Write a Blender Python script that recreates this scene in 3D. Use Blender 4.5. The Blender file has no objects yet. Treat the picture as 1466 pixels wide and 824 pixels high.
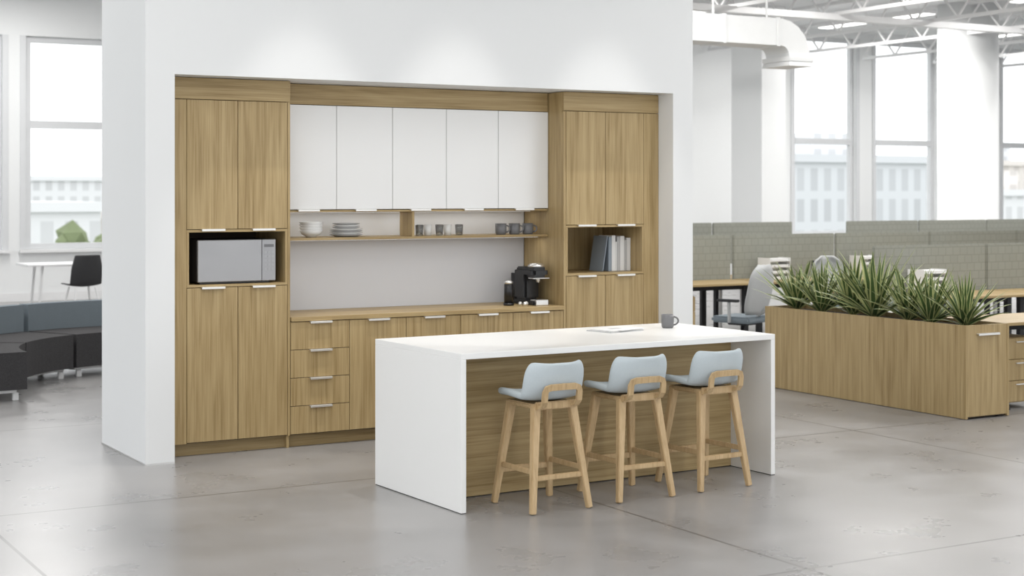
import bpy, bmesh, math, random
from mathutils import Vector, Matrix, Euler
random.seed(7)
S = bpy.context.scene
COL = S.collection

# ------------------------------------------------------------------ materials
MC = {}
def new_mat(name):
    m = bpy.data.materials.new(name); m.use_nodes = True
    nt = m.node_tree
    return m, nt, nt.nodes, nt.links, nt.nodes['Principled BSDF']

def plain(name, col, rough=0.5, metal=0.0, var=0.03, nscale=6.0, bump=0.0, bscale=200, emit=None, trans=0.0, spec=None):
    if name in MC: return MC[name]
    m, nt, N, L, b = new_mat(name)
    tc = N.new('ShaderNodeTexCoord')
    no = N.new('ShaderNodeTexNoise'); no.inputs['Scale'].default_value = nscale; no.inputs['Detail'].default_value = 4
    L.new(tc.outputs['Object'], no.inputs['Vector'])
    mx = N.new('ShaderNodeMix'); mx.data_type = 'RGBA'
    mx.inputs['A'].default_value = (*[max(0, c*(1-var)) for c in col], 1)
    mx.inputs['B'].default_value = (*[min(1, c*(1+var)) for c in col], 1)
    L.new(no.outputs['Fac'], mx.inputs['Factor'])
    L.new(mx.outputs['Result'], b.inputs['Base Color'])
    b.inputs['Roughness'].default_value = rough
    b.inputs['Metallic'].default_value = metal
    if spec is not None: b.inputs['Specular IOR Level'].default_value = spec
    if trans: b.inputs['Transmission Weight'].default_value = trans
    if bump:
        n2 = N.new('ShaderNodeTexNoise'); n2.inputs['Scale'].default_value = bscale
        L.new(tc.outputs['Object'], n2.inputs['Vector'])
        bp = N.new('ShaderNodeBump'); bp.inputs['Strength'].default_value = bump; bp.inputs['Distance'].default_value = 0.004
        L.new(n2.outputs['Fac'], bp.inputs['Height']); L.new(bp.outputs['Normal'], b.inputs['Normal'])
    if emit:
        b.inputs['Emission Color'].default_value = (*emit[:3], 1); b.inputs['Emission Strength'].default_value = emit[3]
    MC[name] = m
    return m

def wood(name, axis, c0, c1, c2, rough=0.42, scale=1.0):
    if name in MC: return MC[name]
    m, nt, N, L, b = new_mat(name)
    tc = N.new('ShaderNodeTexCoord'); oi = N.new('ShaderNodeObjectInfo')
    mul = N.new('ShaderNodeMath'); mul.operation = 'MULTIPLY'; mul.inputs[1].default_value = 37.0
    L.new(oi.outputs['Random'], mul.inputs[0])
    add = N.new('ShaderNodeVectorMath'); add.operation = 'ADD'
    L.new(tc.outputs['Object'], add.inputs[0]); L.new(mul.outputs[0], add.inputs[1])
    def mapped(across, along):
        mp = N.new('ShaderNodeMapping')
        sc = [across*scale]*3; sc[axis] = along*scale
        mp.inputs['Scale'].default_value = sc
        L.new(add.outputs[0], mp.inputs['Vector']); return mp
    m1 = mapped(30, 0.8); n1 = N.new('ShaderNodeTexNoise'); n1.inputs['Scale'].default_value = 1; n1.inputs['Detail'].default_value = 4; n1.inputs['Distortion'].default_value = 0.3
    L.new(m1.outputs[0], n1.inputs['Vector'])
    m2 = mapped(120, 3.0); n2 = N.new('ShaderNodeTexNoise'); n2.inputs['Scale'].default_value = 1; n2.inputs['Detail'].default_value = 4
    L.new(m2.outputs[0], n2.inputs['Vector'])
    m3 = mapped(3.2, 0.32); w = N.new('ShaderNodeTexNoise'); w.inputs['Scale'].default_value = 1; w.inputs['Detail'].default_value = 1
    L.new(m3.outputs[0], w.inputs['Vector'])
    rg = N.new('ShaderNodeMath'); rg.operation = 'MULTIPLY'; rg.inputs[1].default_value = 70
    L.new(w.outputs['Fac'], rg.inputs[0])
    fr = N.new('ShaderNodeMath'); fr.operation = 'SINE'; L.new(rg.outputs[0], fr.inputs[0])
    a1 = N.new('ShaderNodeMath'); a1.operation = 'MULTIPLY_ADD'; a1.inputs[1].default_value = 0.05
    L.new(fr.outputs[0], a1.inputs[0]); L.new(n1.outputs['Fac'], a1.inputs[2])
    a2 = N.new('ShaderNodeMath'); a2.operation = 'MULTIPLY_ADD'; a2.inputs[1].default_value = 0.9
    L.new(n2.outputs['Fac'], a2.inputs[0]); L.new(a1.outputs[0], a2.inputs[2])
    a3 = N.new('ShaderNodeMath'); a3.operation = 'SUBTRACT'; a3.inputs[1].default_value = 0.45
    L.new(a2.outputs[0], a3.inputs[0])
    cr = N.new('ShaderNodeValToRGB')
    e = cr.color_ramp.elements
    e[0].position = 0.16; e[0].color = (*c0, 1); e[1].position = 0.82; e[1].color = (*c2, 1)
    em = e.new(0.48); em.color = (*c1, 1)
    L.new(a3.outputs[0], cr.inputs['Fac']); L.new(cr.outputs['Color'], b.inputs['Base Color'])
    b.inputs['Roughness'].default_value = rough
    b.inputs['Specular IOR Level'].default_value = 0.35
    bp = N.new('ShaderNodeBump'); bp.inputs['Strength'].default_value = 0.12; bp.inputs['Distance'].default_value = 0.002
    L.new(n2.outputs['Fac'], bp.inputs['Height']); L.new(bp.outputs['Normal'], b.inputs['Normal'])
    MC[name] = m
    return m

OAK = ((0.285, 0.196, 0.084), (0.412, 0.300, 0.145), (0.500, 0.378, 0.200))
oak_v = wood('oak_vertical', 2, *OAK)
oak_h = wood('oak_horizontal', 0, *OAK)
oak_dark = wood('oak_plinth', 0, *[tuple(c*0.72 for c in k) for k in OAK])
stoolw = wood('stool_ash', 2, (0.44, 0.30, 0.155), (0.54, 0.385, 0.21), (0.62, 0.455, 0.26), rough=0.4, scale=1.2)
white_wall = plain('wall_paint_white', (0.82, 0.83, 0.83), 0.7, var=0.01, nscale=1.5)
ceil_m = plain('ceiling_paint', (0.80, 0.81, 0.82), 0.8, var=0.01)
lam = plain('white_laminate', (0.88, 0.88, 0.87), 0.28, var=0.005)
solid = plain('white_solid_surface', (0.88, 0.88, 0.865), 0.30, var=0.005)
splash = plain('backsplash_grey', (0.60, 0.605, 0.625), 0.45, var=0.01)
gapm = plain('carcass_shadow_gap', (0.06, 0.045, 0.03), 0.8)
steel = plain('brushed_steel', (0.75, 0.75, 0.74), 0.3, 0.9)
hand = plain('satin_aluminium', (0.80, 0.79, 0.76), 0.35, 0.6)
black = plain('black_plastic', (0.012, 0.012, 0.013), 0.3)
blackm = plain('black_matte', (0.02, 0.02, 0.022), 0.6)
china = plain('white_china', (0.80, 0.80, 0.78), 0.25)
greych = plain('grey_stoneware', (0.16, 0.16, 0.165), 0.35)
glass = plain('clear_glass', (0.95, 0.97, 0.97), 0.03, trans=0.9)
blue = plain('pale_blue_wool', (0.55, 0.615, 0.645), 0.9, var=0.10, nscale=260, bump=0.35, bscale=500)
char = plain('charcoal_tweed', (0.050, 0.048, 0.050), 0.95, var=0.7, nscale=120, bump=0.4, bscale=300)
bluedk = plain('blue_grey_wool', (0.19, 0.225, 0.25), 0.9, var=0.12, nscale=150)
wmetal = plain('white_powdercoat', (0.80, 0.80, 0.80), 0.4)
frame_m = plain('window_frame_paint', (0.66, 0.67, 0.68), 0.45)
meshg = plain('light_grey_mesh', (0.46, 0.47, 0.47), 0.7, var=0.1, nscale=200)
soil = plain('potting_soil', (0.03, 0.022, 0.015), 0.95, var=0.5, nscale=60)
leafg = plain('agave_leaf_green', (0.080, 0.14, 0.045), 0.45, var=0.35, nscale=5)
leafy = plain('agave_leaf_margin', (0.54, 0.56, 0.26), 0.45, var=0.2, nscale=8)
paper = plain('paper_white', (0.80, 0.80, 0.79), 0.7)
paperb = plain('binder_blue_grey', (0.28, 0.33, 0.38), 0.6)
paperg = plain('binder_grey', (0.5, 0.5, 0.5), 0.6)
duct_m = plain('duct_white', (0.80, 0.81, 0.81), 0.45)
mwglass = plain('microwave_mirror_glass', (0.33, 0.33, 0.335), 0.25, 0.5)

def screen_mat():
    m, nt, N, L, b = new_mat('acoustic_felt_sage')
    tc = N.new('ShaderNodeTexCoord')
    mp = N.new('ShaderNodeMapping'); mp.inputs['Scale'].default_value = (1, 1, 1)
    mp.inputs['Rotation'].default_value = (math.radians(90), 0, 0)
    L.new(tc.outputs['Object'], mp.inputs['Vector'])
    br = N.new('ShaderNodeTexBrick'); br.inputs['Scale'].default_value = 1.0
    br.inputs['Brick Width'].default_value = 0.11; br.inputs['Row Height'].default_value = 0.09; br.offset = 0.35
    br.inputs['Mortar Size'].default_value = 0.005
    br.inputs['Color1'].default_value = (0.290, 0.295, 0.255, 1); br.inputs['Color2'].default_value = (0.305, 0.31, 0.27, 1)
    br.inputs['Mortar'].default_value = (0.245, 0.252, 0.216, 1)
    L.new(mp.outputs[0], br.inputs['Vector']); L.new(br.outputs['Color'], b.inputs['Base Color'])
    b.inputs['Roughness'].default_value = 0.95
    return m
felt = screen_mat()

def concrete():
    m, nt, N, L, b = new_mat('polished_concrete')
    tc = N.new('ShaderNodeTexCoord')
    def noise(sc, det, rough=0.6, dist=0.0):
        n = N.new('ShaderNodeTexNoise'); n.inputs['Scale'].default_value = sc; n.inputs['Detail'].default_value = det
        n.inputs['Roughness'].default_value = rough; n.inputs['Distortion'].default_value = dist
        L.new(tc.outputs['Object'], n.inputs['Vector']); return n
    n1 = noise(0.7, 3, 0.5, 0.0); n2 = noise(2.6, 4, 0.55, 0.0)
    a = N.new('ShaderNodeMath'); a.operation = 'MULTIPLY_ADD'; a.inputs[1].default_value = 0.7
    L.new(n2.outputs['Fac'], a.inputs[0]); L.new(n1.outputs['Fac'], a.inputs[2])
    mr = N.new('ShaderNodeMapRange'); mr.inputs['From Min'].default_value = 0.45; mr.inputs['From Max'].default_value = 1.25
    mr.interpolation_type = 'SMOOTHSTEP'
    L.new(a.outputs[0], mr.inputs['Value'])
    base = N.new('ShaderNodeMix'); base.data_type = 'RGBA'
    base.inputs['A'].default_value = (0.255, 0.250, 0.248, 1); base.inputs['B'].default_value = (0.375, 0.367, 0.363, 1)
    L.new(mr.outputs['Result'], base.inputs['Factor'])
    sx = N.new('ShaderNodeSeparateXYZ'); L.new(tc.outputs['Object'], sx.inputs[0])
    def line(sock, off, per):
        s = N.new('ShaderNodeMath'); s.operation = 'SUBTRACT'; s.inputs[1].default_value = off; L.new(sock, s.inputs[0])
        d = N.new('ShaderNodeMath'); d.operation = 'DIVIDE'; d.inputs[1].default_value = per; L.new(s.outputs[0], d.inputs[0])
        h = N.new('ShaderNodeMath'); h.operation = 'ADD'; h.inputs[1].default_value = 0.5; L.new(d.outputs[0], h.inputs[0])
        f = N.new('ShaderNodeMath'); f.operation = 'FRACT'; L.new(h.outputs[0], f.inputs[0])
        g = N.new('ShaderNodeMath'); g.operation = 'SUBTRACT'; g.inputs[1].default_value = 0.5; L.new(f.outputs[0], g.inputs[0])
        q = N.new('ShaderNodeMath'); q.operation = 'ABSOLUTE'; L.new(g.outputs[0], q.inputs[0])
        r = N.new('ShaderNodeMath'); r.operation = 'LESS_THAN'; r.inputs[1].default_value = 0.0095/per; L.new(q.outputs[0], r.inputs[0])
        return r
    lx = line(sx.outputs['X'], 1.80-FLX, 3.25); ly = line(sx.outputs['Y'], 5.87-FLY, 3.25)
    mxx = N.new('ShaderNodeMath'); mxx.operation = 'MAXIMUM'; L.new(lx.outputs[0], mxx.inputs[0]); L.new(ly.outputs[0], mxx.inputs[1])
    ms = N.new('ShaderNodeMath'); ms.operation = 'MULTIPLY'; ms.inputs[1].default_value = 0.8; L.new(mxx.outputs[0], ms.inputs[0])
    mix = N.new('ShaderNodeMix'); mix.data_type = 'RGBA'; mix.inputs['B'].default_value = (0.11, 0.105, 0.10, 1)
    L.new(ms.outputs[0], mix.inputs['Factor']); L.new(base.outputs['Result'], mix.inputs['A'])
    L.new(mix.outputs['Result'], b.inputs['Base Color'])
    rr = N.new('ShaderNodeMapRange'); rr.inputs['From Min'].default_value = 0.2; rr.inputs['From Max'].default_value = 0.8
    rr.inputs['To Min'].default_value = 0.24; rr.inputs['To Max'].default_value = 0.36
    L.new(n2.outputs['Fac'], rr.inputs['Value']); L.new(rr.outputs['Result'], b.inputs['Roughness'])
    b.inputs['Specular IOR Level'].default_value = 0.42
    return m
FLX, FLY = 20.0, (-6+27.3)/2
conc = concrete()

# ------------------------------------------------------------------ geometry helpers
def obj_from_bm(bm, name, mats, loc=(0, 0, 0), smooth=False, recalc=True):
    if recalc: bmesh.ops.recalc_face_normals(bm, faces=bm.faces)
    me = bpy.data.meshes.new(name); bm.to_mesh(me); bm.free()
    if not isinstance(mats, (list, tuple)): mats = [mats]
    for m in mats: me.materials.append(m)
    if smooth:
        for p in me.polygons: p.use_smooth = True
    o = bpy.data.objects.new(name, me); COL.objects.link(o); o.location = loc
    return o

class G:
    """one real object: an empty with parts. world=True -> part coordinates given in world space."""
    def __init__(s, name, loc=(0, 0, 0), rot=0.0, world=True):
        s.e = bpy.data.objects.new(name, None); COL.objects.link(s.e)
        s.e.empty_display_size = 0.1
        s.loc = Vector(loc); s.e.location = loc; s.e.rotation_euler = (0, 0, rot); s.world = world
    def add(s, o):
        if s.world: o.location = Vector(o.location) - s.loc
        o.parent = s.e; return o
    def box(s, name, x0, x1, y0, y1, z0, z1, mat, bevel=0.0015):
        return s.add(box(name, x0, x1, y0, y1, z0, z1, mat, bevel))
    def beam(s, name, p0, p1, w0, w1, mat, d0=None, d1=None, bevel=0.004):
        return s.add(beam(name, p0, p1, w0, w1, mat, d0, d1, bevel))
    def lathe(s, name, prof, loc, mat, n=32):
        return s.add(lathe(name, prof, loc, mat, n))
    def tube(s, name, pts, r, mat, n=10):
        return s.add(tube(name, pts, r, mat, n))

def box(name, x0, x1, y0, y1, z0, z1, mat, bevel=0.0):
    bm = bmesh.new(); bmesh.ops.create_cube(bm, size=1)
    sx, sy, sz = x1-x0, y1-y0, z1-z0
    for v in bm.verts: v.co = Vector((v.co.x*sx, v.co.y*sy, v.co.z*sz))
    if bevel:
        bv = min(bevel, 0.3*min(sx, sy, sz))
        bmesh.ops.bevel(bm, geom=bm.edges[:], offset=bv, segments=2 if bevel > 0.004 else 1, affect='EDGES')
    return obj_from_bm(bm, name, mat, ((x0+x1)/2, (y0+y1)/2, (z0+z1)/2))

def beam(name, p0, p1, w0, w1, mat, d0=None, d1=None, bevel=0.004):
    p0 = Vector(p0); p1 = Vector(p1); c = (p0+p1)/2; ax = (p1-p0).normalized()
    up = Vector((0, 0, 1)) if abs(ax.z) < 0.9 else Vector((0, 1, 0))
    u = ax.cross(up).normalized(); v = u.cross(ax).normalized()
    d0 = d0 or w0; d1 = d1 or w1
    bm = bmesh.new(); rings = []
    for p, w, d in ((p0, w0, d0), (p1, w1, d1)):
        rings.append([bm.verts.new(p-c+u*a*w/2+v*b_*d/2) for a, b_ in ((-1, -1), (1, -1), (1, 1), (-1, 1))])
    bm.faces.new(rings[0][::-1]); bm.faces.new(rings[1])
    for i in range(4): bm.faces.new((rings[0][i], rings[0][(i+1) % 4], rings[1][(i+1) % 4], rings[1][i]))
    if bevel: bmesh.ops.bevel(bm, geom=bm.edges[:], offset=bevel, segments=2, affect='EDGES')
    return obj_from_bm(bm, name, mat, c)

def lathe(name, prof, loc, mat, n=32):
    bm = bmesh.new(); rings = []
    for r, z in prof:
        if r < 1e-5: rings.append([bm.verts.new((0, 0, z))])
        else: rings.append([bm.verts.new((r*math.cos(2*math.pi*i/n), r*math.sin(2*math.pi*i/n), z)) for i in range(n)])
    for a, b in zip(rings[:-1], rings[1:]):
        for i in range(n):
            j = (i+1) % n
            if len(a) == 1 and len(b) == 1: continue
            if len(a) == 1: bm.faces.new((a[0], b[i], b[j]))
            elif len(b) == 1: bm.faces.new((a[i], b[0], a[j]))
            else: bm.faces.new((a[i], b[i], b[j], a[j]))
    return obj_from_bm(bm, name, mat, loc, smooth=True)

def tube(name, pts, r, mat, n=10):
    pts = [Vector(p) for p in pts]; c = sum(pts, Vector())/len(pts)
    bm = bmesh.new(); rings = []
    rs = r if isinstance(r, (list, tuple)) else [r]*len(pts)
    ref = None
    for i, p in enumerate(pts):
        t = (pts[min(i+1, len(pts)-1)]-pts[max(i-1, 0)]).normalized()
        if ref is None:
            ref = Vector((0, 0, 1)) if abs(t.z) < 0.9 else Vector((1, 0, 0))
        u = t.cross(ref).normalized(); v = t.cross(u).normalized(); ref = u.cross(t).normalized()
        rings.append([bm.verts.new(p-c+(u*math.cos(2*math.pi*k/n)+v*math.sin(2*math.pi*k/n))*rs[i]) for k in range(n)])
    for a, b in zip(rings[:-1], rings[1:]):
        for k in range(n): bm.faces.new((a[k], a[(k+1) % n], b[(k+1) % n], b[k]))
    bm.faces.new(rings[0][::-1]); bm.faces.new(rings[-1])
    return obj_from_bm(bm, name, mat, c, smooth=True)

def arc_prism(name, r0, r1, a0, a1, z0, z1, mat, c, n=10, bevel=0.02):
    bm = bmesh.new(); rings = []
    for i in range(n+1):
        a = a0+(a1-a0)*i/n; ca, sa = math.cos(a), math.sin(a)
        rings.append([bm.verts.new((r*ca, r*sa, z)) for r, z in ((r0, z0), (r1, z0), (r1, z1), (r0, z1))])
    for a, b in zip(rings[:-1], rings[1:]):
        for k in range(4): bm.faces.new((a[k], a[(k+1) % 4], b[(k+1) % 4], b[k]))
    bm.faces.new(rings[0]); bm.faces.new(rings[-1][::-1])
    es = [e for e in bm.edges if e.is_manifold and e.calc_face_angle(0) > 0.6]
    if bevel: bmesh.ops.bevel(bm, geom=es, offset=bevel, segments=3, affect='EDGES')
    return obj_from_bm(bm, name, mat, c, smooth=False)

# ------------------------------------------------------------------ room shell
CEIL = 5.5; YB = 27.0
box('floor', -8, 48, -6, YB+0.3, -0.2, 0.0, conc)
box('ceiling', -8, 48, -6, YB+0.3, CEIL, CEIL+0.2, ceil_m)
wins = [(1.9, 3.6, 0.87, 4.49), (4.0, 5.70, 0.87, 4.49), (6.09, 7.8, 0.87, 4.49), (8.2, 9.9, 0.87, 4.49), (12.0, 13.8, 0.87, 5.35), (16.0, 17.8, 0.87, 5.35),
        (22.84, 24.66, 0.87, 5.35), (25.26, 27.18, 0.87, 5.35), (29.4, 31.3, 0.87, 5.35), (31.9, 33.8, 0.87, 5.35), (36, 37.9, 0.87, 5.35)]
W = G('wall_back', (20, YB, 0))
xs = -8; WT = 0.3
for i, (a, b_, z0, z1) in enumerate(wins):
    W.box(f'pier_{i}', xs, a, YB, YB+WT, 0, CEIL, white_wall, 0)
    W.box(f'apron_{i}', a, b_, YB, YB+WT, 0, z0, white_wall, 0)
    W.box(f'lintel_{i}', a, b_, YB, YB+WT, z1, CEIL, white_wall, 0)
    xs = b_
    g = G(f'window_{i+1}', ((a+b_)/2, YB+0.12, z0))
    f = 0.10
    g.box('frame_left', a+.002, a+f, YB+.08, YB+.18, z0+.002, z1-.002, frame_m)
    g.box('frame_right', b_-f, b_-.002, YB+.08, YB+.18, z0+.002, z1-.002, frame_m)
    g.box('frame_head', a+f, b_-f, YB+.08, YB+.18, z1-f, z1-.002, frame_m)
    g.box('frame_sill', a+f, b_-f, YB+.08, YB+.18, z0+.002, z0+f, frame_m)
    g.box('meeting_rail', a+f, b_-f, YB+.07, YB+.17, 2.93, 3.06, frame_m)
    g.box('casing_left', a-.10, a-.002, YB-.03, YB-.002, z0, z1, frame_m)
    g.box('casing_right', b_+.002, b_+.10, YB-.03, YB-.002, z0, z1, frame_m)
    g.box('sill_board', a-.12, b_+.12, YB-.12, YB-.002, z0-.05, z0-.001, wmetal)
W.box('pier_end', xs, 48, YB, YB+WT, 0, CEIL, white_wall, 0)
box('baseboard_back', -8, 48, YB-.02, YB-.001, 0, .14, wmetal)

# kitchen wall block with niche
KX0, KX1 = 3.108, 7.65; WF, WB = 10.30, 11.37
NX0, NX1, NZ = 3.31, 7.453, 2.635
NB = 11.14
K = G('wall_kitchen', (5.4, 10.8, 0))
K.box('pier_west', KX0, NX0, WF, WB, 0, CEIL, white_wall, 0)
K.box('pier_east', NX1, KX1, WF, WB, 0, CEIL, white_wall, 0)
K.box('bulkhead', NX0, NX1, WF, WB, NZ, CEIL, white_wall, 0)
K.box('niche_back', NX0, NX1, NB, WB, 0, NZ, white_wall, 0)
bs = G('baseboard_kitchen', (KX0, WF, 0))
bs.box('end_strip', KX0-.004, KX0-.001, WF, WB, 0.0, .012, steel, 0)
bs.box('front_strip', KX0, NX0, WF-.004, WF-.001, 0.0, .012, steel, 0)

# ------------------------------------------------------------------ kitchen cabinetry
YC = 10.50; YU = 10.734; YS = 11.12
def handle(g, name, xc, z, y, w=0.17, down=False):
    g.box(name, xc-w/2, xc+w/2, y-.026, y-.0005, z-.003, z+.003, hand, .001)
    g.box(name+'_lip', xc-w/2, xc+w/2, y-.028, y-.024, z-.012, z+.003, hand, .001)

def door(g, name, x0, x1, z0, z1, y, mat, t=0.02, gap=0.0022):
    g.box(name, x0+gap, x1-gap, y, y+t, z0+gap, z1-gap, mat, .0012)

def tall(xl, xr, dx0, dx1, inner):
    g = G('tall_cabinet', ((xl+xr)/2, 10.8, 0))
    t = .02; y0 = YC+.024; xm = (dx0+dx1)/2; e = .002
    g.box('header_panel', xl+e, xr-e, YC, YC+.02, 2.482, NZ-.004, oak_h)
    g.box('stile_left', xl+e, dx0-.001, YC, YC+.02, .09, 2.478, oak_v)
    g.box('stile_right', dx1+.001, xr-e, YC, YC+.02, .09, 2.478, oak_v)
    g.box('side_left', xl+e, xl+e+t, y0, YS, .0, NZ-.004, oak_v)
    g.box('side_right', xr-e-t, xr-e, y0, YS, .0, NZ-.004, oak_v)
    g.box('carcass_upper', xl+e+t, xr-e-t, y0, YS, 1.575, 2.6, gapm, 0)
    g.box('carcass_lower', xl+e+t, xr-e-t, y0, YS, .09, 1.17, gapm, 0)
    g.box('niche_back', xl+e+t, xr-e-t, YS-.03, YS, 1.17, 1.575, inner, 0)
    g.box('niche_floor', dx0-.0, dx1+.0, YC+.001, YS-.03, 1.172, 1.19, oak_h)
    g.box('niche_top', dx0-.0, dx1+.0, YC+.001, YS-.03, 1.555, 1.573, oak_h)
    g.box('niche_side_left', dx0-.0, dx0+.018, YC+.001, YS-.03, 1.19, 1.555, oak_v)
    g.box('niche_side_right', dx1-.018, dx1, YC+.001, YS-.03, 1.19, 1.555, oak_v)
    for nm, a, b_ in (('left', dx0, xm), ('right', xm, dx1)):
        door(g, 'upper_door_'+nm, a, b_, 1.575, 2.48, YC-.0, oak_v)
        door(g, 'lower_door_'+nm, a, b_, .095, 1.17, YC-.0, oak_v)
        handle(g, 'upper_handle_'+nm, (a+b_)/2, 1.575, YC)
        handle(g, 'lower_handle_'+nm, (a+b_)/2, 1.172, YC)
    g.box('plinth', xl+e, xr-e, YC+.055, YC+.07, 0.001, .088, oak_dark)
    return g
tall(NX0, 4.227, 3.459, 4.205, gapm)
tall(6.534, NX1, 6.556, 7.305, oak_v)

MX0, MX1 = 4.227, 6.534; UW = (MX1-MX0)/5
g = G('base_cabinet', (5.38, 10.8, 0))
g.box('carcass', MX0+.003, MX1-.003, YC+.022, YS, .09, .90, gapm, 0)
for i in range(4):
    door(g, f'drawer_{i+1}', MX0, MX0+UW, .095+i*.202, .095+(i+1)*.202, YC, oak_v)
    handle(g, f'drawer_handle_{i+1}', MX0+UW/2, .095+(i+1)*.202-.002, YC)
for i in range(1, 5):
    door(g, f'door_panel_{i}', MX0+i*UW, MX0+(i+1)*UW, .095, .903, YC, oak_v)
    handle(g, f'door_handle_{i}', MX0+(i+.5)*UW, .901, YC)
g.box('countertop', MX0+.003, MX1-.003, YC-.012, YS-.002, .906, .938, oak_h, .002)
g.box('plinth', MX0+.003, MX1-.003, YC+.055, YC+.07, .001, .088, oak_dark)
g.box('backsplash', MX0+.003, MX1-.003, YS+.0, YS+.015, .938, 1.478, splash, 0)
g = G('wall_cabinet', (5.38, 10.9, 1.7))
g.box('carcass', MX0+.003, MX1-.003, YU+.022, YS+.015, 1.70, 2.478, gapm, 0)
g.box('bottom_panel', MX0+.003, MX1-.003, YU+.002, YS+.01, 1.688, 1.702, oak_h)
g.box('header_panel', MX0+.003, MX1-.003, YU, YU+.02, 2.482, NZ-.004, oak_h)
g.box('header_carcass', MX0+.003, MX1-.003, YU+.022, YS+.015, 2.48, NZ-.004, gapm, 0)
for i in range(5):
    door(g, f'door_panel_{i+1}', MX0+i*UW, MX0+(i+1)*UW, 1.706, 2.48, YU, lam)
    handle(g, f'handle_{i+1}', MX0+(i+.5)*UW, 1.705, YU)
g.box('shelf_board', MX0+.003, MX1-.003, YU+.002, YS+.01, 1.480, 1.498, oak_h)
g.box('shelf_back', MX0+.003, MX1-.003, YS+.0, YS+.012, 1.498, 1.688, lam, 0)
g.box('shelf_divider', 5.316, 5.336, YU+.002, YU+.22, 1.498, 1.688, oak_v)
led = plain('led_strip', (.9, .9, .9), .5, emit=(1, .98, .96, .6))
def strip(nm, z, y, power):
    g.box(nm+'_profile', MX0+.03, MX1-.03, y-.008, y+.008, z-.006, z-.0005, wmetal, 0)
    g.box(nm+'_diffuser', MX0+.03, MX1-.03, y-.006, y+.006, z-.0075, z-.0062, led, 0)
    l = bpy.data.lights.new('lamp', 'AREA'); l.shape = 'RECTANGLE'; l.size = MX1-MX0-.08; l.size_y = .012; l.energy = power; l.color = (.97, .98, 1)
    o = bpy.data.objects.new(nm+'_lamp', l); COL.objects.link(o); o.location = (5.38, y, z-.009); g.add(o)
strip('shelf_led', 1.480, YU+.12, 1.8); strip('cabinet_led', 1.688, YU+.24, 1.0)

# ------------------------------------------------------------------ microwave
g = G('microwave', (3.83, 10.75, 1.19))
mx0, mx1, my, mz0, mz1 = 3.545, 4.123, 10.52, 1.205, 1.50
g.box('body', mx0, mx1, my+.02, my+.42, mz0, mz1, blackm, .006)
g.box('door_glass', mx0, mx1-.105, my, my+.02, mz0, mz1, mwglass, .004)
g.box('control_panel', mx1-.103, mx1, my, my+.02, mz0, mz1, plain('microwave_panel', (.33, .33, .34), .3, .5), .004)
g.box('display', mx1-.088, mx1-.016, my-.002, my, mz1-.055, mz1-.035, plain('microwave_display', (.16, .16, .17), .3), 0)
keym = plain('microwave_keys', (.36, .36, .37), .35, .5)
for r in range(5):
    for c in range(3):
        g.box(f'key_{r}_{c}', mx1-.088+c*.026, mx1-.068+c*.026, my-.002, my, mz1-.10-r*.03, mz1-.085-r*.03, keym, 0)
g.box('feet', mx0+.03, mx1-.03, my+.05, my+.38, 1.191, mz0, black, 0)

# books in right niche
g = G('books', (7.15, 10.75, 1.19))
x = 7.283
for i, (w, h, d, m) in enumerate([(.035, .27, .20, paper), (.022, .25, .2, paperg), (.04, .285, .21, paper), (.03, .28, .21, paperg), (.012, .24, .19, paper), (.035, .29, .2, paper), (.03, .28, .2, paperb)]):
    cov = box(f'book_{i}', x-w, x, 10.66, 10.66+d, 1.1905, 1.1905+h, m, .002)
    g.add(cov)
    g.box(f'pages_{i}', x-w+.003, x-.003, 10.664, 10.66+d, 1.1905+h, 1.1905+h+.001, paper, 0)
    x -= w+.002
lean = box('magazine', -.004, .004, -.1, .1, 0, .29, paperb, .001); lean.location = (x-.045, 10.74, 1.335)
lean.rotation_euler = (0, math.radians(9), 0); g.add(lean)

# ------------------------------------------------------------------ tableware
def mug_parts(g, p, loc, mat, r=.04, h=.09, ang=0.0):
    pr = [(0, 0), (r*.8, 0), (r*.95, h*.1), (r, h*.4), (r, h), (r*.9, h), (r*.9, h*.2), (r*.7, h*.08), (0, h*.08)]
    g.lathe(p+'_body', pr, loc, mat, 28)
    pts = []
    for i in range(9):
        a = -math.pi/2+math.pi*i/8
        d = r*.93+math.cos(a)*h*.36
        pts.append((loc[0]+math.cos(ang)*d, loc[1]+math.sin(ang)*d, loc[2]+h*.52+math.sin(a)*h*.3))
    g.tube(p+'_handle', pts, .006, mat, 8)
ZS = 1.4985
g = G('stacked_bowls', (4.54, 10.86, ZS))
for k in range(4):
    z = k*.02; R = .09
    g.lathe(f'bowl_{k+1}', [(0, z), (.035, z), (.04, z+.006), (.07, z+.022), (R, z+.055), (R-.004, z+.055), (.065, z+.028), (0, z+.014)], (4.54, 10.87, ZS), china)
g = G('stacked_plates', (4.83, 10.88, ZS))
for k in range(7):
    z = k*.014; R = .125 if k < 4 else .105
    g.lathe(f'plate_{k+1}', [(0, z), (R*.6, z), (R, z+.016), (R, z+.02), (R*.6, z+.006), (0, z+.006)], (4.83, 10.88, ZS), china if k % 2 else plain('grey_china', (.42, .42, .42), .3))
g = G('drinking_glasses', (5.58, 10.86, ZS))
for k in range(5):
    xx = 5.43+k*.087; r = .033
    g.lathe(f'glass_{k+1}', [(0, 0), (r*.8, 0), (r, .085), (r-.003, .085), (r*.75, .008), (0, .008)], (xx, 10.84+(k % 2)*.03, ZS), china if k % 2 else glass, 24)
g = G('shelf_mugs', (6.2, 10.86, ZS))
for k in range(3):
    mug_parts(g, f'mug_{k+1}', (6.15+k*.125, 10.83, ZS), greych, .045, .088, -.3)

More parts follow.
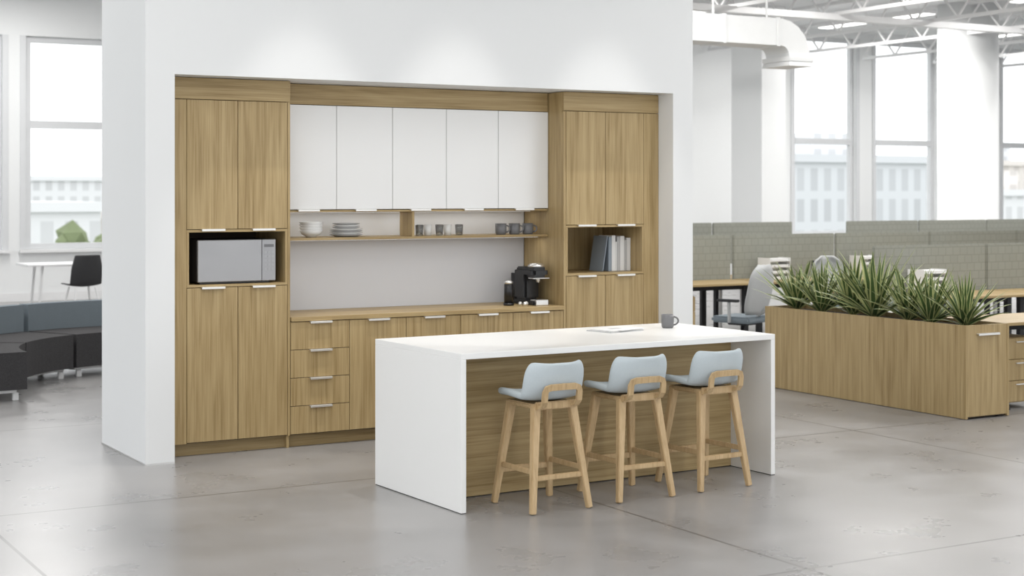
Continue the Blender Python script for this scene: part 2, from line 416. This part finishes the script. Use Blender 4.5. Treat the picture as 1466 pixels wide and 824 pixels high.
# coffee machine
g = G('coffee_machine', (6.40, 10.8, .939))
cx0, cx1, cz = 6.325, 6.475, .9385
g.box('base', cx0, cx1, 10.62, 10.95, cz, cz+.035, black, .01)
g.box('body', cx0+.005, cx1-.005, 10.76, 10.94, cz+.035, cz+.29, black, .02)
g.box('brew_head', cx0, cx1, 10.62, 10.93, cz+.215, cz+.30, black, .03)
g.lathe('chrome_lid', [(0, 0), (.065, 0), (.068, .012), (.05, .028), (0, .032)], (6.40, 10.70, cz+.30), steel)
g.lathe('spout', [(0, 0), (.014, 0), (.02, .035), (0, .035)], (6.40, 10.67, cz+.18), steel, 16)
g.box('chrome_band', cx0-.001, cx1+.001, 10.615, 10.70, cz+.21, cz+.218, steel, .002)
g.box('drip_tray', cx0+.02, cx1-.02, 10.60, 10.70, cz, cz+.045, steel, .004)
g.lathe('water_tank', [(0, 0), (.055, 0), (.055, .24), (0, .24)], (6.40, 10.99, cz), blackm)
g = G('milk_frother', (6.18, 10.72, cz))
g.lathe('base', [(0, 0), (.042, 0), (.042, .02), (0, .02)], (6.17, 10.74, cz), black)
g.lathe('jug', [(0, .02), (.036, .02), (.036, .165), (.03, .17), (0, .17)], (6.17, 10.74, cz), black)
g.lathe('lid', [(0, .17), (.034, .17), (.036, .19), (.01, .2), (0, .2)], (6.17, 10.74, cz), steel)
g = G('coffee_capsules', (6.28, 10.66, cz))
for k, (a, b_) in enumerate([(6.25, 10.62), (6.285, 10.66), (6.235, 10.67)]):
    g.lathe(f'capsule_{k}', [(0, 0), (.014, 0), (.018, .02), (.01, .032), (0, .034)], (a, b_, cz), steel, 16)

# ------------------------------------------------------------------ island
RI = math.radians(2)
L_, W_, H_ = 2.358, 1.074, .914
g = G('kitchen_island', (4.197, 7.85, 0), RI, world=False)
T = .035
g.box('worktop', 0, L_, 0, W_, H_-T, H_, solid, .002)
g.box('end_slab_left', 0, T, 0, W_, 0.004, H_-T, solid, .002)
g.box('end_slab_right', L_-T, L_, 0, W_, 0.004, H_-T, solid, .002)
g.box('foot_trim_left', 0.002, T-.002, 0.002, W_-.002, 0, .004, black, 0)
g.box('foot_trim_right', L_-T+.002, L_-.002, 0.002, W_-.002, 0, .004, black, 0)
g.box('knee_panel', T+.001, L_-T-.001, .40, .42, .006, H_-T-.001, oak_h)
g.box('carcass', T+.001, L_-T-.001, .421, W_-.05, .001, H_-T-.001, gapm, 0)
for i in range(5):
    w = (L_-2*T)/5
    door(g, f'rear_door_{i+1}', T+i*w, T+(i+1)*w, .09, H_-T-.004, W_-.049, oak_v)

g = G('coffee_mug', (6.22, 8.66, H_))
mug_parts(g, 'mug', (6.22, 8.66, H_+.0005), greych, .043, .092, -.5)
g = G('magazine_stack', (5.80, 8.66, H_), math.radians(12), world=False)
g.box('lower_magazine', -.17, .14, -.12, .11, .0005, .007, paperg, .001)
g.box('upper_magazine', -.14, .15, -.11, .10, .0075, .013, paper, .001)
o = g.box('loose_sheet', -.10, .17, -.12, .09, .0135, .0145, paper, 0); o.rotation_euler = (0, 0, .12)
g.box('cover_print', -.06, .04, -.02, .03, .0147, .0149, paperg, 0)

# ------------------------------------------------------------------ stools
def sm(o, lv=1):
    m = o.modifiers.new('sub', 'SUBSURF'); m.levels = lv; m.render_levels = lv
    return o
def stool(x, y, rot):
    g = G('bar_stool', (x, y, 0), rot, world=False)
    prof = [(.205, .630), (.195, .648), (.12, .655), (.03, .650), (-.06, .643), (-.125, .650), (-.168, .680), (-.190, .725), (-.202, .775), (-.210, .815), (-.215, .840), (-.216, .855)]
    bm = bmesh.new(); rows = []; nx = 13
    for k, (py, pz) in enumerate(prof):
        hw = .203
        if pz > .77: q = min(1, (pz-.77)/.085); hw = .203-.055*(1-math.sqrt(max(0, 1-q*q*.96)))
        if k == 0: hw = .165
        if k == 1: hw = .185
        backness = max(0, min(1, (-py-.08)/.10))
        row = []
        for i in range(nx):
            t = -1+2*i/(nx-1)
            yy = py+backness*.080*abs(t)**2.4
            zz = pz+(1-backness)*.022*abs(t)**2.5
            row.append(bm.verts.new((t*hw, yy, zz)))
        rows.append(row)
    for a, b_ in zip(rows[:-1], rows[1:]):
        for i in range(nx-1): bm.faces.new((a[i], a[i+1], b_[i+1], b_[i]))
    o = obj_from_bm(bm, 'upholstered_shell', blue, (0, 0, 0), True, recalc=False)
    md = o.modifiers.new('sol', 'SOLIDIFY'); md.thickness = .040; md.offset = 0
    sm(o, 2); g.add(o)
    g.box('seat_frame', -.15, .15, -.15, .16, .590, .618, stoolw, .008)
    hw = .118
    hoop = [(-hw+.008, -.150, .600), (-hw+.003, -.196, .610), (-hw, -.215, .636), (-hw, -.222, .690), (-hw+.010, -.226, .711), (-hw+.035, -.232, .719), (0, -.238, .721), (hw-.035, -.232, .719), (hw-.010, -.226, .711), (hw, -.222, .690), (hw, -.215, .636), (hw-.003, -.196, .610), (hw-.008, -.150, .600)]
    bm = bmesh.new(); rings = []
    P = [Vector(p) for p in hoop]
    for i, p in enumerate(P):
        t = (P[min(i+1, len(P)-1)]-P[max(0, i-1)]).normalized()
        n = Vector((0, -1, -.1)) if 2 <= i <= len(P)-3 else Vector((0, -.55, -.8))
        u = t.cross(n).normalized(); v = u.cross(t).normalized()
        rings.append([bm.verts.new(p+u*a*.018+v*b_*.008) for a, b_ in ((-1, -1), (1, -1), (1, 1), (-1, 1))])
    for a, b_ in zip(rings[:-1], rings[1:]):
        for k in range(4): bm.faces.new((a[k], a[(k+1) % 4], b_[(k+1) % 4], b_[k]))
    bm.faces.new(rings[0]); bm.faces.new(rings[-1][::-1])
    g.add(obj_from_bm(bm, 'back_hoop', stoolw))
    g.box('rear_rail', -.14, .14, -.165, -.14, .585, .630, stoolw, .006)
    T4 = {}
    for sx in (-1, 1):
        for sy in (-1, 1):
            a = Vector((sx*.125, sy*.13, .605)); b_ = Vector((sx*.195, sy*.210, 0.004))
            T4[(sx, sy)] = (a, b_)
            g.beam(f'leg_{"r" if sx>0 else "l"}{"f" if sy>0 else "b"}', a, b_, .052, .034, stoolw, .040, .032)
    def at(k, z):
        a, b_ = T4[k]; t = (a.z-z)/(a.z-b_.z); return a+(b_-a)*t
    g.beam('rung_front', at((-1, 1), .20), at((1, 1), .20), .022, .022, stoolw, .034, .034)
    g.beam('rung_left', at((-1, -1), .235), at((-1, 1), .235), .02, .02, stoolw, .03, .03)
    g.beam('rung_right', at((1, -1), .235), at((1, 1), .235), .02, .02, stoolw, .03, .03)
    g.beam('rung_back', at((-1, -1), .20), at((1, -1), .20), .02, .02, stoolw, .03, .03)
stool(4.725, 7.84, math.radians(2)); stool(5.345, 7.875, math.radians(1)); stool(5.955, 7.91, math.radians(3))

# ------------------------------------------------------------------ planter credenza
PX0, PX1, PY0, PY1, PH = 9.465, 9.957, 9.073, 11.605, .76
g = G('planter_credenza', (9.71, 10.3, 0))
g.box('side_west', PX0, PX0+.02, PY0+.0, PY1, .004, PH, oak_v)
g.box('side_east', PX1-.02, PX1, PY0, PY1, .004, PH, oak_v)
g.box('end_south', PX0+.021, PX1-.021, PY0+.004, PY0+.024, .02, PH-.0, oak_v)
g.box('end_north', PX0+.021, PX1-.021, PY1-.02, PY1, .004, PH, oak_v)
g.box('core', PX0+.021, PX1-.021, PY0+.025, PY1-.021, .01, .64, gapm, 0)
g.box('soil_bed', PX0+.022, PX1-.022, PY0+.026, PY1-.022, .64, .72, soil, 0)
g.box('pull', PX0+.12, PX0+.36, PY0-.024, PY0+.003, PH-.075, PH-.067, hand, .001)
g.box('pull_lip', PX0+.12, PX0+.36, PY0-.026, PY0-.022, PH-.085, PH-.067, hand, .001)

def agave(x, y, z, size, seed, n=44):
    rnd = random.Random(seed); bm = bmesh.new()
    for k in range(n):
        f = k/(n-1)
        az = k*2.39996+rnd.uniform(-.25, .25)
        elev = math.radians(8+70*f**.9+rnd.uniform(-7, 7))
        Ln = size*(.75+.32*math.sin(math.pi*(.25+.55*f)))*rnd.uniform(.82, 1.12)
        wd = .036*rnd.uniform(.8, 1.2)*(size/.5)
        droop = (1-f)*rnd.uniform(.1, .8)+.05
        ns = 8; p = Vector((0, 0, 0)); e = elev+.35*(1-f); rows = []
        side = Vector((-math.sin(az), math.cos(az), 0)); roll = rnd.uniform(-.3, .3)
        for s in range(ns+1):
            t = s/ns
            d = Vector((math.cos(az)*math.cos(e), math.sin(az)*math.cos(e), math.sin(e)))
            nrm = side.cross(d).normalized()
            sd = side*math.cos(roll)+nrm*math.sin(roll)
            hw = wd*min(1, .5+1.6*t)*max(.02, (1-t)**.75)
            row = [bm.verts.new(p+sd*hw*a-nrm*hw*.35*(1-abs(a))) for a in (-1, -.60, 0, .60, 1)]
            rows.append(row)
            p = p+d*Ln/ns
            e -= droop*1.1/ns
        for a, b_ in zip(rows[:-1], rows[1:]):
            for i in range(4):
                fc = bm.faces.new((a[i], a[i+1], b_[i+1], b_[i])); fc.material_index = 1 if i in (0, 3) else 0
    o = obj_from_bm(bm, 'potted_agave', [leafg, leafy], (x, y, z), True, recalc=False)
    return o
ap = [(9.70, 11.42, .50), (9.66, 11.03, .50), (9.74, 10.70, .58), (9.66, 10.34, .64), (9.74, 10.00, .50), (9.68, 9.68, .50), (9.72, 9.33, .46)]
for i, (x, y, s) in enumerate(ap): agave(x, y, .722, s, 11+i)

# ------------------------------------------------------------------ office area
def desk(x0, x1, y0, y1, ped=None):
    g = G('office_desk', ((x0+x1)/2, (y0+y1)/2, 0))
    g.box('top', x0, x1, y0, y1, .715, .742, oak_h, .003)
    for i, x in enumerate((x0+.08, x1-.08)):
        g.box(f'upright_{i}', x-.035, x+.035, (y0+y1)/2-.03, (y0+y1)/2+.03, .03, .69, blackm, .004)
        g.box(f'foot_{i}', x-.035, x+.035, y0+.06, y1-.06, 0, .03, blackm, .004)
        g.box(f'bracket_{i}', x-.03, x+.03, y0+.08, y1-.08, .69, .714, blackm, .003)
    g.box('crossbar', x0+.12, x1-.12, (y0+y1)/2-.02, (y0+y1)/2+.02, .64, .69, blackm, .003)
    if ped:
        x, y = ped
        g.box('pedestal_carcass', x-.2, x+.2, y-.25, y+.25, .05, .60, oak_v, .003)
        for i in range(3):
            g.box(f'drawer_{i}', x-.2, x+.2, y-.27, y-.252, .06+i*.18, .06+(i+1)*.18-.006, oak_v)
            g.box(f'pull_{i}', x-.06, x+.06, y-.285, y-.27, .06+(i+1)*.18-.04, .06+(i+1)*.18-.03, hand)
        for i, (a, b_) in enumerate(((-.16, -.2), (.16, -.2), (-.16, .2), (.16, .2))):
            c = lathe(f'caster_{i}', [(0, -.012), (.025, -.012), (.025, .012), (0, .012)], (x+a, y+b_, .025), black, 20)
            c.rotation_euler = (0, math.pi/2, 0); g.add(c)
def screen(x0, x1, y, ztop=1.29, z0=.66):
    g = G('privacy_screen', ((x0+x1)/2, y, 0))
    g.box('felt_panel', x0, x1, y-.02, y+.02, z0, ztop, felt, .012)
    for i, x in enumerate((x0+.15, x1-.15)):
        g.box(f'post_{i}', x-.02, x+.02, y-.015, y+.015, 0, z0, wmetal)
def office_chair(x, y, rot, mat=meshg):
    g = G('office_chair', (x, y, 0), rot, world=False)
    for i in range(5):
        a = i*2*math.pi/5+.3
        g.beam(f'base_arm_{i}', (0, 0, .10), (.30*math.cos(a), .30*math.sin(a), .07), .05, .035, blackm, .035, .025)
        c = lathe(f'caster_{i}', [(0, -.02), (.028, -.02), (.028, .02), (0, .02)], (.29*math.cos(a), .29*math.sin(a), .028), black, 16)
        c.rotation_euler = (0, math.pi/2, a+math.pi/2); g.add(c)
    g.lathe('gas_lift', [(0, .10), (.035, .10), (.035, .25), (.02, .26), (.02, .40), (0, .40)], (0, 0, 0), blackm)
    g.box('mechanism', -.12, .12, -.12, .12, .40, .43, blackm, .01)
    g.box('seat', -.25, .25, -.23, .25, .43, .50, bluedk, .03)
    bm = bmesh.new(); rows = []
    for j in range(11):
        v = j/10; z = .52+.54*v
        hw = .25*math.sqrt(max(.02, 1-(abs(v-.45)/.58)**3.2))
        row = []
        for i in range(11):
            t = -1+2*i/10
            row.append(bm.verts.new((t*hw, -.24-.05*math.sin(v*2.2)+.09*t*t-.06*v, z)))
        rows.append(row)
    for a, b_ in zip(rows[:-1], rows[1:]):
        for i in range(10): bm.faces.new((a[i], a[i+1], b_[i+1], b_[i]))
    o = obj_from_bm(bm, 'backrest', mat, (0, 0, 0), True); md = o.modifiers.new('s', 'SOLIDIFY'); md.thickness = .025; g.add(o)
    g.beam('back_stem', (0, -.10, .42), (0, -.30, .60), .06, .05, mat, .02, .02)
    for s, nm in ((-1, 'left'), (1, 'right')):
        g.beam('arm_post_'+nm, (s*.27, 0, .44), (s*.28, 0, .66), .03, .03, mat)
        g.box('arm_pad_'+nm, s*.28-.035, s*.28+.035, -.12, .14, .66, .69, blackm, .01)

desk(10.12, 11.75, 9.25, 9.98, (10.40, 9.62))
for x0 in (11.75, 13.45, 15.15, 16.85): screen(x0, x0+1.68, 12.6, 1.26)
for x0 in (11.75, 13.45, 15.15):
    desk(x0, x0+1.66, 11.78, 12.56); desk(x0, x0+1.66, 12.64, 13.42)
for i, x0 in enumerate((8.9, 10.60, 12.32, 14.02, 15.72, 17.42, 19.12)):
    screen(x0+.0, x0+1.68, 15.75, 1.30)
    if x0 > 10: desk(x0, x0+1.66, 14.93, 15.71, (x0+.4, 15.3) if x0 < 11 else None); desk(x0, x0+1.66, 15.79, 16.57)
    elif x0 > 8: desk(x0, x0+1.66, 14.93, 15.71)
for x0 in (12.3, 14.0, 15.7, 18.6, 20.3, 22.0, 23.7): screen(x0, x0+1.68, 20.6, 1.34)
office_chair(10.66, 13.45, math.radians(20)); office_chair(12.9, 14.4, math.radians(175)); office_chair(14.4, 14.35, math.radians(190))
office_chair(11.4, 8.75, math.radians(10), blackm)
office_chair(13.6, 14.15, math.radians(185))
def paper_tray(x, y, z=.743):
    g = G('paper_tray', (x, y, z))
    for k in range(4):
        g.box(f'tray_{k}', x-.16, x+.16, y-.12, y+.12, z+k*.075, z+k*.075+.008, paper, .002)
        g.box(f'sheets_{k}', x-.13, x+.14, y-.11, y+.11, z+k*.075+.009, z+k*.075+.035, paper, .002)
    g.box('side_a', x-.165, x-.16, y-.12, y+.12, z, z+.27, paper, 0)
    g.box('side_b', x+.16, x+.165, y-.12, y+.12, z, z+.27, paper, 0)
paper_tray(12.75, 15.45); paper_tray(14.28, 15.45); paper_tray(12.25, 12.3); paper_tray(15.8, 15.4)
g = G('laptop', (13.4, 15.3, .743))
g.box('keyboard_deck', 13.24, 13.56, 15.08, 15.30, .743, .758, steel, .003)
o = g.box('display', 13.24, 13.56, 15.305, 15.315, .76, .97, black, .003)
g = G('computer_monitor', (16.6, 12.35, .743))
g.box('panel', 16.33, 16.87, 12.335, 12.365, .86, 1.2, black, .005)
g.box('stem', 16.57, 16.63, 12.3655, 12.38, .755, 1.0, blackm, .003)
g.box('foot', 16.49, 16.71, 12.27, 12.45, .743, .755, blackm, .003)

# columns
box('column', 19.49, 20.1, 24.0, 24.95, 0, CEIL, white_wall, .005)
def round_col(x, y, r):
    lathe('round_column', [(0, 0), (r+.04, 0), (r+.04, .15), (r, .16), (r, CEIL-.001), (0, CEIL-.001)], (x, y, 0), white_wall, 48)
round_col(23.0, 22.0, .58)

# ducts: rectangular run with a segmented elbow and a flared outlet
g = G('air_duct', (12.5, 15.5, 3.8))
zc = 3.86
def rect_sweep(name, path, hw, hh, mat):
    bm = bmesh.new(); rings = []
    for x, z, a, k in path:
        nx_, nz_ = -math.sin(a), math.cos(a)
        rings.append([bm.verts.new((x+nx_*s*hh*k, 15.6+q*hw*k, z+nz_*s*hh*k)) for s, q in ((-1, -1), (-1, 1), (1, 1), (1, -1))])
    for a, b_ in zip(rings[:-1], rings[1:]):
        for i in range(4): bm.faces.new((a[i], a[(i+1) % 4], b_[(i+1) % 4], b_[i]))
    bm.faces.new(rings[0]); bm.faces.new(rings[-1][::-1])
    bmesh.ops.bevel(bm, geom=[e for e in bm.edges if e.calc_face_angle(0) > 1.2], offset=.025, segments=3, affect='EDGES')
    return obj_from_bm(bm, name, mat)
pth = [(8.0, zc, 0, 1), (12.80, zc, 0, 1)]
for i in range(1, 6):
    a = i/5*math.pi/2; pth.append((12.80+.30*math.sin(a), zc-.30*(1-math.cos(a)), -a, 1))
g.add(rect_sweep('duct_run', pth, .23, .17, duct_m))
g.add(rect_sweep('outlet_flange', [(13.10, zc-.302, -math.pi/2, 1.18), (13.10, zc-.36, -math.pi/2, 1.18)], .23, .17, duct_m))
g.add(rect_sweep('outlet_boot', [(13.10, zc-.362, -math.pi/2, 1.12), (13.10, zc-.42, -math.pi/2, 1.2)], .23, .17, duct_m))
for k, x in enumerate((9.5, 10.8, 11.9, 12.75)):
    g.add(rect_sweep(f'seam_{k}', [(x-.02, zc, 0, 1.07), (x+.02, zc, 0, 1.07)], .23, .17, duct_m))
    g.box(f'hanger_{k}', x-.01, x+.01, 15.59, 15.61, zc+.17, CEIL-.001, wmetal, 0)

def joist(x, y0, y1):
    bm = bmesh.new()
    def bar(p0, p1, w):
        p0 = Vector(p0); p1 = Vector(p1); ax = (p1-p0).normalized(); up = Vector((1, 0, 0)); u = ax.cross(up).normalized()
        r = [[bm.verts.new(p+up*a*w/2+u*b_*w/2) for a, b_ in ((-1, -1), (1, -1), (1, 1), (-1, 1))] for p in (p0, p1)]
        bm.faces.new(r[0][::-1]); bm.faces.new(r[1])
        for i in range(4): bm.faces.new((r[0][i], r[0][(i+1) % 4], r[1][(i+1) % 4], r[1][i]))
    zt, zb = CEIL-.03, CEIL-.60
    bar((x, y0, zt), (x, y1, zt), .06); bar((x, y0, zb), (x, y1, zb), .06)
    n = int((y1-y0)/.5); d = (y1-y0)/n
    for i in range(n):
        a, b_ = (zb, zt) if i % 2 else (zt, zb)
        bar((x, y0+i*d, a), (x, y0+(i+1)*d, b_), .03)
    obj_from_bm(bm, 'roof_joist', wmetal, (0, 0, 0))
for x in (9.4, 11.6, 13.8, 16.0, 18.2, 20.4, 22.6, 24.8, 27.0, 29.2, 31.4): joist(x, 7.0, 26.9)
for x in (0.4, 2.4, ): joist(x, 7.0, 26.9)
for i, y in enumerate((14.0, 20.4)):
    box('roof_beam', 8.0, 40, y-.09, y+.09, CEIL-.72, CEIL-.61, wmetal, .005)

# ------------------------------------------------------------------ lounge at left
g = G('curved_sofa', (4.7, 14.2, 0))
C = (4.7, 14.2, 0)
segs = [(185, 152), (150.5, 119), (117.5, 86), (84.5, 54)]
for i, (a0, a1) in enumerate(segs):
    a0, a1 = math.radians(a1), math.radians(a0)
    g.add(arc_prism(f'seat_{i}', 1.52, 2.22, a0, a1, .10, .43, char, C, 12, .03))
    g.add(arc_prism(f'back_{i}', 2.225, 2.36, a0, a1, .10, .70, bluedk, C, 12, .03))
    g.add(arc_prism(f'rail_{i}', 1.60, 2.2, a0+.03, a1-.03, .07, .098, wmetal, C, 12, 0))
    for k, a in enumerate((a0+.06, a1-.06)):
        for r in (1.6, 2.2):
            p = (C[0]+r*math.cos(a), C[1]+r*math.sin(a))
            g.box(f'foot_{i}_{k}_{r}', p[0]-.025, p[0]+.025, p[1]-.025, p[1]+.025, 0, .07, wmetal, .003)
g = G('side_table', (6.0, 23.9, 0))
g.box('top', 5.35, 7.0, 23.6, 24.4, .735, .765, wmetal, .01)
for i, (a, b_) in enumerate(((5.6, 23.75), (6.8, 23.75), (5.6, 24.25), (6.8, 24.25))):
    g.beam(f'leg_{i}', (a, b_, .735), (a-.06 if a < 6 else a+.06, b_, 0), .04, .03, wmetal)
g = G('shell_chair', (6.05, 23.2, 0), math.radians(8), world=False)
bm = bmesh.new(); rows = []
for py, pz in [(.24, .45), (.15, .46), (0, .44), (-.14, .45), (-.2, .50), (-.23, .62), (-.25, .75), (-.26, .88), (-.262, .92)]:
    rows.append([bm.verts.new((t/5*.25*(1 if pz < .86 else .82), py+(.06*(t/5)**2 if pz > .48 else 0), pz+(.03*(t/5)**2 if pz < .48 else 0))) for t in range(-5, 6)])
for a, b_ in zip(rows[:-1], rows[1:]):
    for i in range(10): bm.faces.new((a[i], a[i+1], b_[i+1], b_[i]))
o = obj_from_bm(bm, 'shell', blackm, (0, 0, 0), True); md = o.modifiers.new('s', 'SOLIDIFY'); md.thickness = .02; sm(o, 1); g.add(o)
for i, (a, b_) in enumerate(((-1, -1), (1, -1), (-1, 1), (1, 1))):
    g.beam(f'leg_{i}', (a*.15, b_*.13, .44), (a*.23, b_*.23, 0), .025, .02, wmetal)

# ------------------------------------------------------------------ exterior
grass = plain('distant_ground', (.42, .44, .40), .95, var=.3, nscale=.05)
def facade(name, col, sc=1.0):
    m, nt, N, L, b = new_mat(name)
    tc = N.new('ShaderNodeTexCoord'); mp = N.new('ShaderNodeMapping'); mp.inputs['Rotation'].default_value = (math.radians(90), 0, 0)
    L.new(tc.outputs['Object'], mp.inputs['Vector'])
    br = N.new('ShaderNodeTexBrick'); br.offset = 0; br.inputs['Scale'].default_value = 1
    br.inputs['Brick Width'].default_value = 1.7*sc; br.inputs['Row Height'].default_value = 3.0*sc; br.inputs['Mortar Size'].default_value = .42*sc
    br.inputs['Color1'].default_value = (*[c*.78 for c in col], 1); br.inputs['Color2'].default_value = (*[c*.84 for c in col], 1); br.inputs['Mortar'].default_value = (*col, 1)
    L.new(mp.outputs[0], br.inputs['Vector']); L.new(br.outputs['Color'], b.inputs['Base Color']); b.inputs['Roughness'].default_value = .9
    return m
fa = [facade('facade_pale', (.76, .77, .78)), facade('facade_warm', (.74, .70, .66), 1.2), facade('facade_grey', (.66, .68, .70), .9)]  # distance haze is put into these pale facade colours
box('ground_outside', -400, 900, 28, 900, -12.2, -12, grass)
rb = random.Random(3)
for k, (x, y, w, h) in enumerate([(22, 110, 16, 11), (48, 130, 18, 10), (5, 150, 26, 10), (72, 150, 34, 13), (120, 150, 26, 11), (98, 105, 22, 15), (132, 118, 26, 12),
                                   (165, 150, 34, 16), (150, 210, 60, 20), (40, 220, 60, 14), (205, 160, 30, 12), (-20, 170, 40, 12), (180, 120, 18, 11)]):
    g = G('distant_building', (x, y, -12))
    g.box('block', x-w/2, x+w/2, y, y+14, -12, -12+h+1.5, fa[k % 3], 0)
    g.box('parapet', x-w/2-.4, x+w/2+.4, y-.4, y+14.4, -12+h+1.51, -12+h+2.2, fa[k % 3], 0)
    g.box('roof_plant', x-w/6, x+w/8, y+4, y+9, -12+h+2.21, -12+h+4.3, fa[(k+1) % 3], 0)
tl = plain('distant_foliage', (.20, .24, .13), .9, var=.4, nscale=.8)
tk = plain('tree_bark', (.12, .09, .06), .9)
def tree(x, y, h):
    g = G('distant_tree', (x, y, -12))
    g.beam('trunk', (x, y, -12), (x, y, -12+h*.6), .5, .3, tk)
    bm = bmesh.new()
    for _ in range(60):
        r = h*rb.uniform(.03, .07); c = Vector((rb.uniform(-.24, .24)*h, rb.uniform(-.24, .24)*h, h*rb.uniform(.5, .95)))
        ret = bmesh.ops.create_icosphere(bm, subdivisions=1, radius=r)
        for v in ret['verts']: v.co = c+v.co*rb.uniform(.7, 1.3)
    g.add(obj_from_bm(bm, 'crown', tl, (x, y, -12)))
for x, y, h in [(15.2, 68, 10.9), (16.6, 72, 11.2), (18.2, 74, 10.7), (19.6, 75, 11.6), (21.0, 76, 12.5), (17.4, 78, 10.5), (22.6, 80, 11.2), (13.8, 70, 10.8), (24.5, 82, 11.8), (27, 85, 11.0), (30, 85, 11.4), (11.5, 72, 11.0)]:
    tree(x, y, h)
for k in range(26):
    tree(rb.uniform(60, 150), rb.uniform(62, 100), rb.uniform(5, 8))

# ------------------------------------------------------------------ lights
w = bpy.data.worlds.new('World'); S.world = w; w.use_nodes = True
bg = w.node_tree.nodes['Background']; bg.inputs['Color'].default_value = (.96, .98, 1.0, 1); bg.inputs['Strength'].default_value = 1.8

def downlight(x, y, power, size, blend=.5, tilt=0):
    g = G('ceiling_spotlight', (x, y, CEIL), world=True)
    g.lathe('can', [(.05, 0), (.06, 0), (.06, .14), (0, .14), (0, .135), (.05, .13)], (x, y, CEIL-.145), wmetal, 24)
    l = bpy.data.lights.new('lamp', 'SPOT'); l.energy = power; l.spot_size = math.radians(size); l.spot_blend = blend; l.shadow_soft_size = .04; l.color = (1, .97, .93)
    o = bpy.data.objects.new('lamp', l); COL.objects.link(o); o.location = (x, y, CEIL-.16); o.rotation_euler = (tilt, 0, 0); g.add(o)
for x in (4.22, 5.45, 6.78): downlight(x, 9.45, 210, 42, .3, math.radians(0))
panel_e = plain('fill_glow', (.9, .9, .9), .5, emit=(1, .98, .95, 3))  # glow for the added fill panels
def added_fill(x, y, lx, ly, power, z=5.0):  # made-up ceiling fill, added to brighten the kitchen and back office
    g = G('added_fill_light', (x, y, CEIL-.4))
    g.box('housing', x-lx/2, x+lx/2, y-ly/2, y+ly/2, z, z+.06, wmetal, .005)
    g.box('diffuser', x-lx/2+.01, x+lx/2-.01, y-ly/2+.01, y+ly/2-.01, z-.008, z-.001, panel_e, 0)
    for s in (-1, 1): g.box(f'cable_{s}', x-.004, x+.004, y+s*ly*.4-.004, y+s*ly*.4+.004, z+.061, CEIL-.001, wmetal, 0)
    l = bpy.data.lights.new('lamp', 'AREA'); l.shape = 'RECTANGLE'; l.size = lx; l.size_y = ly; l.energy = power; l.color = (1, .985, .965)
    o = bpy.data.objects.new('lamp', l); COL.objects.link(o); o.location = (x, y, z-.015); g.add(o)
for x, y in ((2.5, 3.5), (6.5, 3.5), (2.0, 7.0), (8.8, 7.0)): added_fill(x, y, .3, 3.0, 62)
for x, y in ((12.7, 9.5), (10.5, 14.0), (14.9, 13.0), (17.1, 18), (21.5, 18), (21.5, 23), (25.9, 23), (14.9, 22), (27, 17), (1.4, 15), (4.8, 19), (5.5, 24)): added_fill(x, y, .3, 3.0, 140, 5.2)

# ------------------------------------------------------------------ camera
cam = bpy.data.cameras.new('camera'); co = bpy.data.objects.new('camera', cam); COL.objects.link(co)
co.location = (0, 0, 1.83); co.rotation_euler = (math.radians(90), 0, math.radians(-30))
cam.sensor_width = 36; cam.lens = 2236/1466*36; cam.shift_y = -(412-276)/1466
cam.clip_end = 2000
cam.dof.use_dof = True; cam.dof.focus_distance = 10.2; cam.dof.aperture_fstop = 2.8
S.camera = co
S.view_settings.view_transform = 'Standard'
